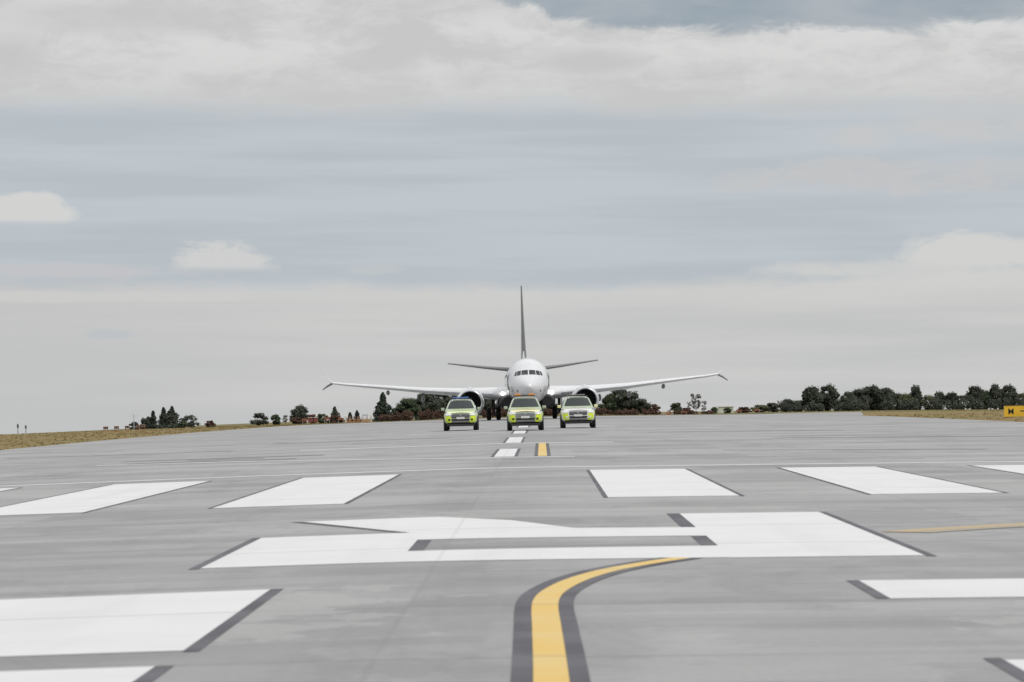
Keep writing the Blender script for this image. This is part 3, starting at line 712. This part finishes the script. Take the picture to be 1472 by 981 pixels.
for s in (-1, 1):
    for quad in ([(.05, 3.83), (.6, 3.80), (.56, 4.18), (.05, 4.22)], [(.66, 3.80), (.98, 3.75), (.9, 4.12), (.62, 4.17)], [(1.03, 3.74), (1.19, 3.72), (1.08, 4.04), (.95, 4.1)]):
        patch('cockpit_window', [(s*x, z) for x, z in quad], AGLASS)
    MB().tube((s*.08, surf_y(.08, 3.82)-.05, 3.84), (s*.3, surf_y(.3, 4.1)-.05, 4.12), .012, n=5).build('wiper', BLK, plane)
    patch('probe_plate', [(s*.92, 2.35), (s*1.02, 2.35), (s*1.02, 2.55), (s*.92, 2.55)], AGREY, .02, 2, 2)
    MB().tube((s*1.3, 2.5, 2.5), (s*1.42, 2.25, 2.48), .02, n=6).build('pitot_probe', AGREY, plane)
    # cabin windows and doors along the flank
    for i in range(45):
        y = 6.2+i*.5; T_, B_, W_ = prof(y); z = 3.75; zc = (T_+B_)/2; h = (T_-B_)/2; xx = W_*math.sqrt(max(0, 1-((z-zc)/h)**2))
        MB().box((s*(xx+.004), y, z), (.02, .24, .34), bev=.006).build('cabin_window', AGLASS, plane)
    for y in (4.6, 30.0):
        T_, B_, W_ = prof(y); MB().box((s*(W_-.002), y, 3.35), (.03, .85, 1.6), bev=.01).build('cabin_door', AWHITE, plane)
# belly fairing
rg = []
for y, wv, zb, zt in ((11.5, .6, 1.32, 1.9), (12.3, 1.5, 1.12, 2.2), (13.5, 1.95, 1.0, 2.35), (16, 2.15, .95, 2.4), (20, 2.1, .95, 2.35), (22.5, 1.7, 1.05, 2.1), (24.5, .6, 1.28, 1.7)):
    rg.append([Vector((wv*(abs(math.cos(t))**.7)*(1 if math.cos(t) > 0 else -1), y, (zb+zt)/2+(zt-zb)/2*math.sin(t))) for t in [2*math.pi*i/28 for i in range(28)]])
MB().loft(rg).build('belly_fairing', ABELLY, plane, True, 60)
# black lumps at the ram-air inlets: fairing-underside shade put into shape and colour
for s in (-1, 1):
    rr = []
    for y, q in ((11.2, .32), (11.6, .42), (13.6, .5), (15, .4)):
        rr.append([Vector((s*1.72+q*1.5*math.cos(t), y, 1.62+q*1.25*math.sin(t))) for t in [2*math.pi*i/20 for i in range(20)]])
    MB().loft(rr).build('inlet_shade_lump', BLK, plane, True, 60)
# wings
def airfoil(n=12):
    up = []; lo = []
    for i in range(n+1):
        x = (1-math.cos(math.pi*i/n))/2; t = .6*(.2969*math.sqrt(x)-.126*x-.3516*x*x+.2843*x**3-.1015*x**4)*2
        up.append((x, t*1.15)); lo.append((x, -t*.85))
    return up+lo[-2:0:-1]
AF = airfoil()
def wing(name, secs, m, parent=plane, vertical=False):
    rg = []
    for (x, y, z, ch, th, inc) in secs:
        if vertical: rg.append([Vector((x+t*ch*th/.12*1.0, y+c_*ch, z)) for c_, t in AF])
        else: rg.append([Vector((x, y+c_*ch, z+t*ch*th/.12-c_*ch*math.sin(inc))) for c_, t in AF])
    return MB().loft(rg).build(name, m, parent, True, 50)
for s in (-1, 1):
    sec = [(s*1.2, 12.2, 2.2, 8.4, .085, R(.6)), (s*3.0, 13.6, 2.33, 6.7, .082, R(.5)), (s*5.6, 15.3, 2.5, 5.1, .075, R(.4)), (s*9, 17.3, 2.76, 3.9, .07, R(.2)), (s*13.2, 19.8, 3.2, 2.7, .07, 0), (s*16.2, 21.6, 3.5, 1.95, .07, R(-.3)), (s*17.4, 22.4, 3.66, 1.6, .07, R(-.4))]
    wg = wing('wing', sec, AWHITE)
    # leading-edge metal
    led = []
    for (x, y, z, ch, th, inc) in sec:
        q = .035*ch; led.append([Vector((x, y-.012+q*(1-math.cos(t))*.5*.9, z+math.sin(t)*ch*th*.22)) for t in [2*math.pi*i/12 for i in range(12)]])
    MB().loft(led[1:]).build('leading_edge', AMETAL, plane, True, 60)
    # split winglet: tall pale blade up, dark blade down
    wing('winglet_upper', [(s*17.4, 22.45, 3.66, 1.55, .07, 0), (s*17.75, 22.9, 3.95, 1.2, .06, 0), (s*18.05, 23.5, 4.7, .85, .06, 0), (s*18.4, 24.2, 5.7, .45, .06, 0)], AWHITE)
    wing('winglet_lower', [(s*17.42, 22.6, 3.64, 1.3, .09, 0), (s*17.9, 23.0, 3.4, 1.0, .1, 0), (s*18.35, 23.5, 3.1, .6, .1, 0)], AGREY)
    for fx, fy, fz, L in ((6.55, 18.2, 2.28, 3.2), (9.25, 19.5, 2.5, 2.9), (12.4, 20.8, 2.9, 2.3)):
        big = fx < 10
        rr = [[Vector((s*fx+q*.8*math.cos(t), fy+u*L, fz-(.42 if big else .15)+.0-dz_+q*(1.5 if big else 1)*math.sin(t))) for t in [2*math.pi*i/12 for i in range(12)]] for u, q, dz_ in ((0, .03, 0), (.15, .15, .02), (.5, .22, .06), (.85, .14, .16), (1, .02, .22))]
        MB().loft(rr).build('flap_fairing', AGREY, plane, True, 60)
    # landing lamps at the wing root
    MB().lathe((s*2.15, 12.62, 2.32), (0, 1, 0), [(0, 0), (0, .13), (.05, .15), (.3, .15)], 16).build('landing_light', LAMP, plane)
    # tailplane
    wing('tailplane', [(s*.5, 33.6, 4.55, 4.2, .05, 0), (s*3.8, 35.6, 4.95, 2.9, .048, 0), (s*7.15, 37.6, 5.42, 1.55, .04, 0)], AGREY)
    # engine
    ex, ez, y0 = s*4.98, 1.6, 10.3
    MB().lathe((ex, y0, ez), (0, 1, 0), [(.12, .93), (.03, .97), (0, 1.02), (.04, 1.08), (.14, 1.12)], 36).build('intake_lip', AMETAL, plane, True, 70)
    MB().lathe((ex, y0, ez), (0, 1, 0), [(.141, 1.121), (.6, 1.2), (1.5, 1.24), (2.6, 1.2), (3.4, 1.08), (3.9, .95)], 36).build('nacelle', AWHITE, plane, True, 70)
    MB().lathe((ex, y0, ez), (0, 1, 0), [(.12, .929), (.5, .9), (.95, .9), (1.3, .9)], 36).build('intake_duct', BLK, plane, True, 70)
    MB().lathe((ex, y0, ez), (0, 1, 0), [(3.5, .7), (4.6, .5), (5.2, .36), (5.6, 0.02)], 28).build('exhaust_core', AMETAL, plane, True, 70)
    MB().lathe((ex, y0, ez), (0, 1, 0), [(1.28, .9), (1.28, 0)], 36).build('fan_backing', BLK, plane)
    fb = MB()
    for i in range(18):
        t = 2*math.pi*i/18; d0 = Vector((math.cos(t), 0, math.sin(t))); t2 = t+.2; d1 = Vector((math.cos(t2), 0, math.sin(t2)))
        c0 = Vector((ex, y0+1.0, ez)); fb.add([c0+d0*.25, c0+d1*.25+Vector((0, .15, 0)), c0+d1*.88+Vector((0, .22, 0)), c0+d0*.88], [(0, 1, 2, 3)])
    fb.build('fan_blades', FAN, plane)
    MB().lathe((ex, y0, ez), (0, 1, 0), [(.55, 0.01), (.62, .1), (.8, .2), (1.05, .27)], 20).build('spinner', AGREY, plane, True, 60)
    MB().loft([[Vector((ex+q*dx_, yy, zz)) for dx_, zz in ((-1, zb), (1, zb), (1, zt), (-1, zt))] for yy, q, zb, zt in ((11.6, .06, 2.6, 2.85), (13, .16, 2.5, 3.0), (15.5, .2, 2.2, 2.7), (18, .08, 2.1, 2.4))]).build('pylon', AWHITE, plane)
    # main gear
    gx, gy = s*2.94, 19.9
    ml = MB(); ml.tube((gx, gy, .56), (gx, gy, 2.2), .13, .15, 14); ml.tube((gx-.55, gy, .56), (gx+.55, gy, .56), .09, n=12); ml.tube((gx, gy, .9), (gx-s*1.1, gy+.1, 2.0), .06, n=8); ml.tube((gx, gy-.18, .75), (gx, gy-.35, 1.2), .04, n=6); ml.tube((gx, gy-.35, 1.2), (gx, gy-.12, 1.7), .04, n=6)
    ml.build('main_gear_leg', AGREY, plane, True)
    MB().box((gx+s*.22, gy, 1.55), (.06, .9, 1.1), bev=.02).build('gear_door', ADARK, plane)
    MB().box((gx-s*.55, gy-.1, 1.5), (.35, .8, .75), bev=.08).build('gear_well_fairing', ADARK, plane)
    for q in (-.43, .43):
        wv = MB().lathe((gx+q-.21, gy, .565), (1, 0, 0), [(0, .3), (.0, .44), (.05, .54), (.12, .565), (.3, .565), (.37, .54), (.42, .44), (.42, .3)], 32).build('wheel', TYRE, plane, True, 50)
        MB().lathe((gx+q-.2, gy, .565), (1, 0, 0), [(.03, 0), (.03, .3), (.37, .3), (.37, 0)], 24).build('rim', GALV, wv, True, 40)
# nose gear
ml = MB(); ml.tube((0, 4.3, .35), (0, 4.1, 1.6), .08, .1, 12); ml.tube((-.28, 4.3, .35), (.28, 4.3, .35), .05, n=10); ml.tube((0, 4.25, .8), (0, 3.3, 1.5), .045, n=8); ml.build('nose_gear_leg', AGREY, plane, True)
for s in (-1, 1):
    wv = MB().lathe((s*.2-.1, 4.3, .345), (1, 0, 0), [(0, .18), (0, .28), (.03, .33), (.06, .345), (.14, .345), (.17, .33), (.2, .28), (.2, .18)], 24).build('wheel', TYRE, plane, True, 50)
    MB().lathe((s*.2-.09, 4.3, .345), (1, 0, 0), [(.01, 0), (.01, .18), (.17, .18), (.17, 0)], 16).build('rim', GALV, wv)
    MB().box((s*.34, 4.0, 1.22), (.04, 1.4, .45), bev=.01).build('nose_gear_door', AWHITE, plane)
    MB().lathe((s*.12, 4.0, 1.0), (0, 1, 0), [(0, 0), (0, .07), (.05, .08), (.12, .04)], 12).build('taxi_light', LENS, plane)
# fin with dark livery; rudder; dorsal fillet
wing('fin', [(0, 30.6, 5.15, 6.9, .042, 0), (0, 31.9, 6.4, 5.9, .04, 0), (0, 34.3, 9.4, 4.1, .034, 0), (0, 36.7, 12.62, 2.2, .03, 0)], ADARK, vertical=True)
MB().loft([[Vector((dx_*q, yy, zz)) for dx_, zz in ((-1, 5.1), (1, 5.1), (.25, zt), (-.25, zt))] for yy, q, zt in ((26.5, .04, 5.32), (29, .1, 5.6), (31.5, .2, 6.3))]).build('dorsal_fillet', AWHITE, plane)
for y in (8.5, 14.5): MB().loft([[Vector((.02*dx_, y+yy+(.12 if zz > 5.4 else 0), zz)) for dx_, yy, zz in ((-1, 0, 5.26), (1, 0, 5.26), (1, .35, 5.26), (-1, .35, 5.26))], [Vector((.008*dx_, y+yy+.1, 5.55)) for dx_, yy in ((-1, 0), (1, 0), (1, .2), (-1, .2))]]).build('antenna_blade', AWHITE, plane)
MB().lathe((0, 18, 5.28), (0, 0, 1), [(0, .12), (.07, .1), (.13, .0)], 12).build('beacon', mat('beacon_red', (.4, .04, .03), .3), plane)

# ------------------------------------------------------------------ cars
def paintm(name, rgb): return mat(name, rgb, .3, var=.03, coat=.8)
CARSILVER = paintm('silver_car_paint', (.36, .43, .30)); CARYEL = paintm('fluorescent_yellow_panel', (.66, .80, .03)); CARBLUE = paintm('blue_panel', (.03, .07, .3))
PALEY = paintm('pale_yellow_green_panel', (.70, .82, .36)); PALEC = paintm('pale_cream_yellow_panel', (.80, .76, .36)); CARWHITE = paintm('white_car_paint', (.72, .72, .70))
CGLASS = mat('car_glass', (.010, .017, .018), .06, var=.1); CBLACK = mat('black_plastic', (.016, .016, .017), .55); CHROME = mat('chrome', (.6, .6, .62), .15, 1.0, var=.03); HLAMP = mat('headlight_glass', (.68, .68, .72), .12, var=.08, coat=.5)
GREYP = mat('grey_plastic', (.2, .2, .2), .5); AMBER = mat('amber_lens', (.7, .25, .03), .25); BLUEL = mat('blue_lens', (.08, .18, .5), .2); REDL = mat('red_lens', (.35, .02, .02), .25); PLATE = mat('plate_white', (.7, .7, .66), .4)
BST = [(-.02, .60, .50, .90), (.04, .76, .42, .96), (.16, .85, .37, 1.0), (.45, .895, .33, 1.045), (.95, .91, .32, 1.09), (1.4, .915, .30, 1.12), (2.5, .92, .3, 1.13), (3.8, .915, .32, 1.12), (4.3, .88, .37, 1.08), (4.5, .8, .44, 1.0)]
def bpr(y):
    if y <= BST[0][0]: return BST[0][1:]
    for a, b in zip(BST, BST[1:]):
        if a[0] <= y <= b[0]:
            t = (y-a[0])/(b[0]-a[0]); return [a[i]+(b[i]-a[i])*t for i in (1, 2, 3)]
    return BST[-1][1:]
def se(t, n): c, s = math.cos(t), math.sin(t); return (abs(c)**(2/n)*(1 if c >= 0 else -1), abs(s)**(2/n)*(1 if s >= 0 else -1))
def inside(x, y, z):
    W_, zb, zt = bpr(y); zc = (zb+zt)/2; h = (zt-zb)/2; return (abs(x)/W_)**4.5+(abs(z-zc)/h)**4.5 < 1
def front_y(x, z):
    lo, hi_ = -.02, 1.2
    if inside(x, lo, z): return lo
    for _ in range(30):
        m_ = (lo+hi_)/2
        if inside(x, m_, z): hi_ = m_
        else: lo = m_
    return hi_
def fpatch(name, quad, m, par, off=.012, nx=6, nz=4, thick=.03):
    (a, b_, c_, d_) = [Vector(q) for q in quad]; vs = []; fs = []; n = nx+1
    for dd in (off, off-thick):
        for j in range(nz+1):
            for i in range(nx+1):
                u = i/nx; v = j/nz; p = (a*(1-u)+b_*u)*(1-v)+(d_*(1-u)+c_*u)*v; vs.append((p.x, front_y(p.x, p.y)-dd, p.y))
    o = n*(nz+1)
    for j in range(nz):
        for i in range(nx):
            fs.append((j*n+i, j*n+i+1, (j+1)*n+i+1, (j+1)*n+i))
    for i in range(nx): fs += [(i, i+o, i+1+o, i+1), (nz*n+i, nz*n+i+1, nz*n+i+1+o, nz*n+i+o)]
    for j in range(nz): fs += [(j*n, (j+1)*n, (j+1)*n+o, j*n+o), (j*n+nx, j*n+nx+o, (j+1)*n+nx+o, (j+1)*n+nx)]
    mb = MB(); mb.add(vs, fs); return mb.build(name, m, par, True, 40)
def car(label, px, D, body, bonnet, variant, roof):
    x = ray(px, 600, D).x; root = empty('patrol_car', (x, D, gz(x, D)), math.atan2(x*.3, D)*-1+(.01 if variant else 0)); tag(root, label, 'car', 'marked patrol cars parked on the runway')
    rg = []
    for (y, W_, zb, zt) in BST:
        zc = (zb+zt)/2; h = (zt-zb)/2; rg.append([Vector((W_*se(t, 4.5)[0], y, zc+h*se(t, 4.5)[1])) for t in [2*math.pi*(i+.5)/36 for i in range(36)]])
    MB().loft(rg).build('body', body, root, True, 50)
    # greenhouse
    SP = [(1.12, 1.06), (1.3, 1.17), (1.98, 1.60), (2.25, 1.68), (2.9, 1.715), (3.6, 1.69), (4.0, 1.6), (4.35, 1.1)]
    def hw(z): return .86 if z < 1.1 else .86-(z-1.1)*.42 if z < 1.6 else .65-(z-1.6)*.9
    rg = []
    ring_top = []
    for (y, z) in SP:
        h = hw(z); ring_top.append((y, z, h))
    vs = []; fs = []
    for (y, z, h) in ring_top:
        zs = max(1.05, z-.03)
        vs += [(-hw(1.05), y, 1.05), (-hw(zs)-.005, y, zs), (-h+.07, y, z+.012), (0, y, z+.028), (h-.07, y, z+.012), (hw(zs)+.005, y, zs), (hw(1.05), y, 1.05)]
    for j in range(len(ring_top)-1):
        for i in range(6): fs.append((j*7+i, j*7+i+1, (j+1)*7+i+1, (j+1)*7+i))
    fs += [tuple(range(6, -1, -1)), tuple((len(ring_top)-1)*7+i for i in range(7))]
    mb = MB(); mb.add(vs, fs); mb.build('roof', roof, root, True, 30)
    # windscreen proud of the pillars
    n_ = Vector((0, -.43, .68)).normalized()*.012; q0, q1 = (1.33, 1.215), (1.97, 1.625); vs = []; fs = []
    for j in range(4):
        t = j/3; y = q0[0]+(q1[0]-q0[0])*t; z = q0[1]+(q1[1]-q0[1])*t; h = hw(z)-.075
        for i in range(9):
            u = -1+i/4; vs.append(Vector((u*h, y+.03*u*u, z+.022-.022*u*u))+n_)
    for j in range(3):
        for i in range(8): fs.append((j*9+i, j*9+i+1, (j+1)*9+i+1, (j+1)*9+i))
    mesh('windscreen', vs, fs, CGLASS, root, True)
    for s in (-1, 1): MB().tube((s*.1, 1.33, 1.215), (s*.1-.45, 1.42, 1.29), .008, n=5).build('wiper', CBLACK, root)
    MB().box((0, 1.9, 1.56), (.2, .04, .06), bev=.01).build('rear_view_mirror', CBLACK, root)
    for s in (-1, 1):
        for (ya, yb, yc, yd) in ((1.62, 2.55, 2.55, 2.08), (2.62, 3.45, 3.42, 2.62), (3.52, 4.02, 3.85, 3.5)):
            zs = (1.16, 1.56); pts = [(ya, zs[0]), (yb, zs[0]), (yc, zs[1]), (yd, zs[1])]
            mesh('side_window', [(s*(hw(z)+.012), y, z) for y, z in pts], [(0, 1, 2, 3)], CGLASS, root)
        # livery blocks on the flanks
        for i, (ya, yb) in enumerate(((1.0, 1.7), (1.72, 2.5), (2.52, 3.3), (3.32, 4.1))):
            vs = [(s*.925, ya, .55), (s*.925, yb, .55), (s*.925, yb, .95), (s*.925, ya, .95)]; MB().box((s*.914, (ya+yb)/2, .72), (.03, yb-ya, .4), bev=.006).build('livery_panel', CARYEL if i % 2 == 0 else CARBLUE, root)
        # mirrors
        MB().box((s*1.0, 1.55, 1.2), (.2, .12, .15), bev=.04).build('door_mirror', PALEC if variant == 2 else CARSILVER, root, True)
        MB().box((s*.89, 1.57, 1.15), (.12, .05, .05)).build('mirror_arm', CBLACK, root)
        # wheels
        for y in (.85, 3.6):
            wv = MB().lathe((s*.80-.12, y, .345), (1, 0, 0), [(0, .2), (0, .28), (.03, .33), (.06, .345), (.18, .345), (.21, .33), (.24, .28), (.24, .2)], 28).build('wheel', TYRE, root, True, 50)
            rb = MB().lathe((s*.80, y, .345), (s, 0, 0), [(.06, .22), (.115, .21), (.10, .06), (.125, .0)], 20)
            rb.build('rim', GALV, wv, True, 40)
            ar_ = MB().lathe((s*.925-.02, y, .345), (1, 0, 0), [(0, .36), (0, .43), (.04, .43), (.04, .36)], 28).build('wheel_arch', CBLACK, root, True, 40)
        # front corners: fluorescent bumper ends, lamps
        fpatch('bumper_corner', [(s*.50, .45), (s*.885, .45), (s*.89, .84), (s*.56, .82)], CARYEL, root, .014)
        fpatch('headlight', [(s*.46, .86 if variant != 1 else .87), (s*.88, .83), (s*.87, .965), (s*.52, .955)], HLAMP, root, .02)
        fpatch('fog_light', [(s*.56, .56), (s*.68, .56), (s*.68, .66), (s*.56, .66)], CBLACK if variant != 2 else HLAMP, root, .03, 3, 3)
        MB().box((s*.6, 4.47, .92), (.3, .06, .2), bev=.02).build('tail_light', REDL, root)
    fpatch('lower_valance', [(-.80, .36), (.80, .36), (.86, .445), (-.86, .445)], CBLACK, root, .016, 12, 2)
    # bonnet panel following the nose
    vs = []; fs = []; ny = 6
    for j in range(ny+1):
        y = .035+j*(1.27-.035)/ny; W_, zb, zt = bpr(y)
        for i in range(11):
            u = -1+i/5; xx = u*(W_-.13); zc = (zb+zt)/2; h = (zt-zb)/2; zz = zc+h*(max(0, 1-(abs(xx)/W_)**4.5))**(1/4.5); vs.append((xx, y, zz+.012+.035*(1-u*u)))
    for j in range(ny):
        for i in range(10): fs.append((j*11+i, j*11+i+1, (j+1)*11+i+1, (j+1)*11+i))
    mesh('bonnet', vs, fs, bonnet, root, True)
    fpatch('grille', [(-.47, .715), (.47, .72), (.5, .93), (-.5, .93)], CBLACK if variant != 1 else GREYP, root, .012)
    for i in range(3):
        z = .77+i*.055; fpatch('grille_bar', [(-.44, z), (.44, z), (.45, z+.016), (-.45, z+.016)], CHROME, root, .03, 8, 1)
    MB().lathe((0, -.075, .85), (0, 1, 0), [(0, 0), (0, .045), (.02, .05), (.05, .05)], 16).build('badge', CHROME, root)
    fpatch('lower_intake', [(-.46, .555), (.46, .555), (.5, .665), (-.5, .665)], CBLACK, root, .02)
    fpatch('bumper_bar', [(-.485, .46), (.485, .46), (.485, .54), (-.485, .54)], GREYP, root, .03)
    MB().box((0, -.075, .70), (.44, .02, .11), bev=.005).build('number_plate', PLATE, root)
    MB().box((0, .35, .32), (1.5, .7, .12), bev=.03).build('skid_plate', CBLACK, root)
    MB().box((0, 2.4, .3), (1.3, 3.6, .1), bev=.02).build('underbody', CBLACK, root)
    # roof equipment
    if variant == 1:
        MB().box((0, 2.4, 1.80), (1.05, .26, .05), bev=.015).build('light_bar_base', CBLACK, root)
        for q, m_ in ((-.36, AMBER), (0, GREYP), (.36, AMBER)): MB().box((q, 2.4, 1.86), (.33, .24, .09), bev=.03).build('light_bar_lens', m_, root, True)
    else:
        MB().box((0, 2.35, 1.775), (.9, .24, .04), bev=.012).build('light_bar_base', CBLACK, root)
        for q in (-.22, .22): MB().box((q, 2.35, 1.82), (.42, .22, .065), bev=.025).build('light_bar_lens', BLUEL if variant == 0 else GREYP, root, True)
    MB().tube((.2, 3.4, 1.72), (.2, 3.5, 2.1), .006, n=5).build('aerial', CBLACK, root)
    for s in (-1, 1): MB().tube((s*.55, 2.2, 1.75), (s*.55, 3.7, 1.74), .018, n=8).build('roof_rail', GREYP, root)
    return root
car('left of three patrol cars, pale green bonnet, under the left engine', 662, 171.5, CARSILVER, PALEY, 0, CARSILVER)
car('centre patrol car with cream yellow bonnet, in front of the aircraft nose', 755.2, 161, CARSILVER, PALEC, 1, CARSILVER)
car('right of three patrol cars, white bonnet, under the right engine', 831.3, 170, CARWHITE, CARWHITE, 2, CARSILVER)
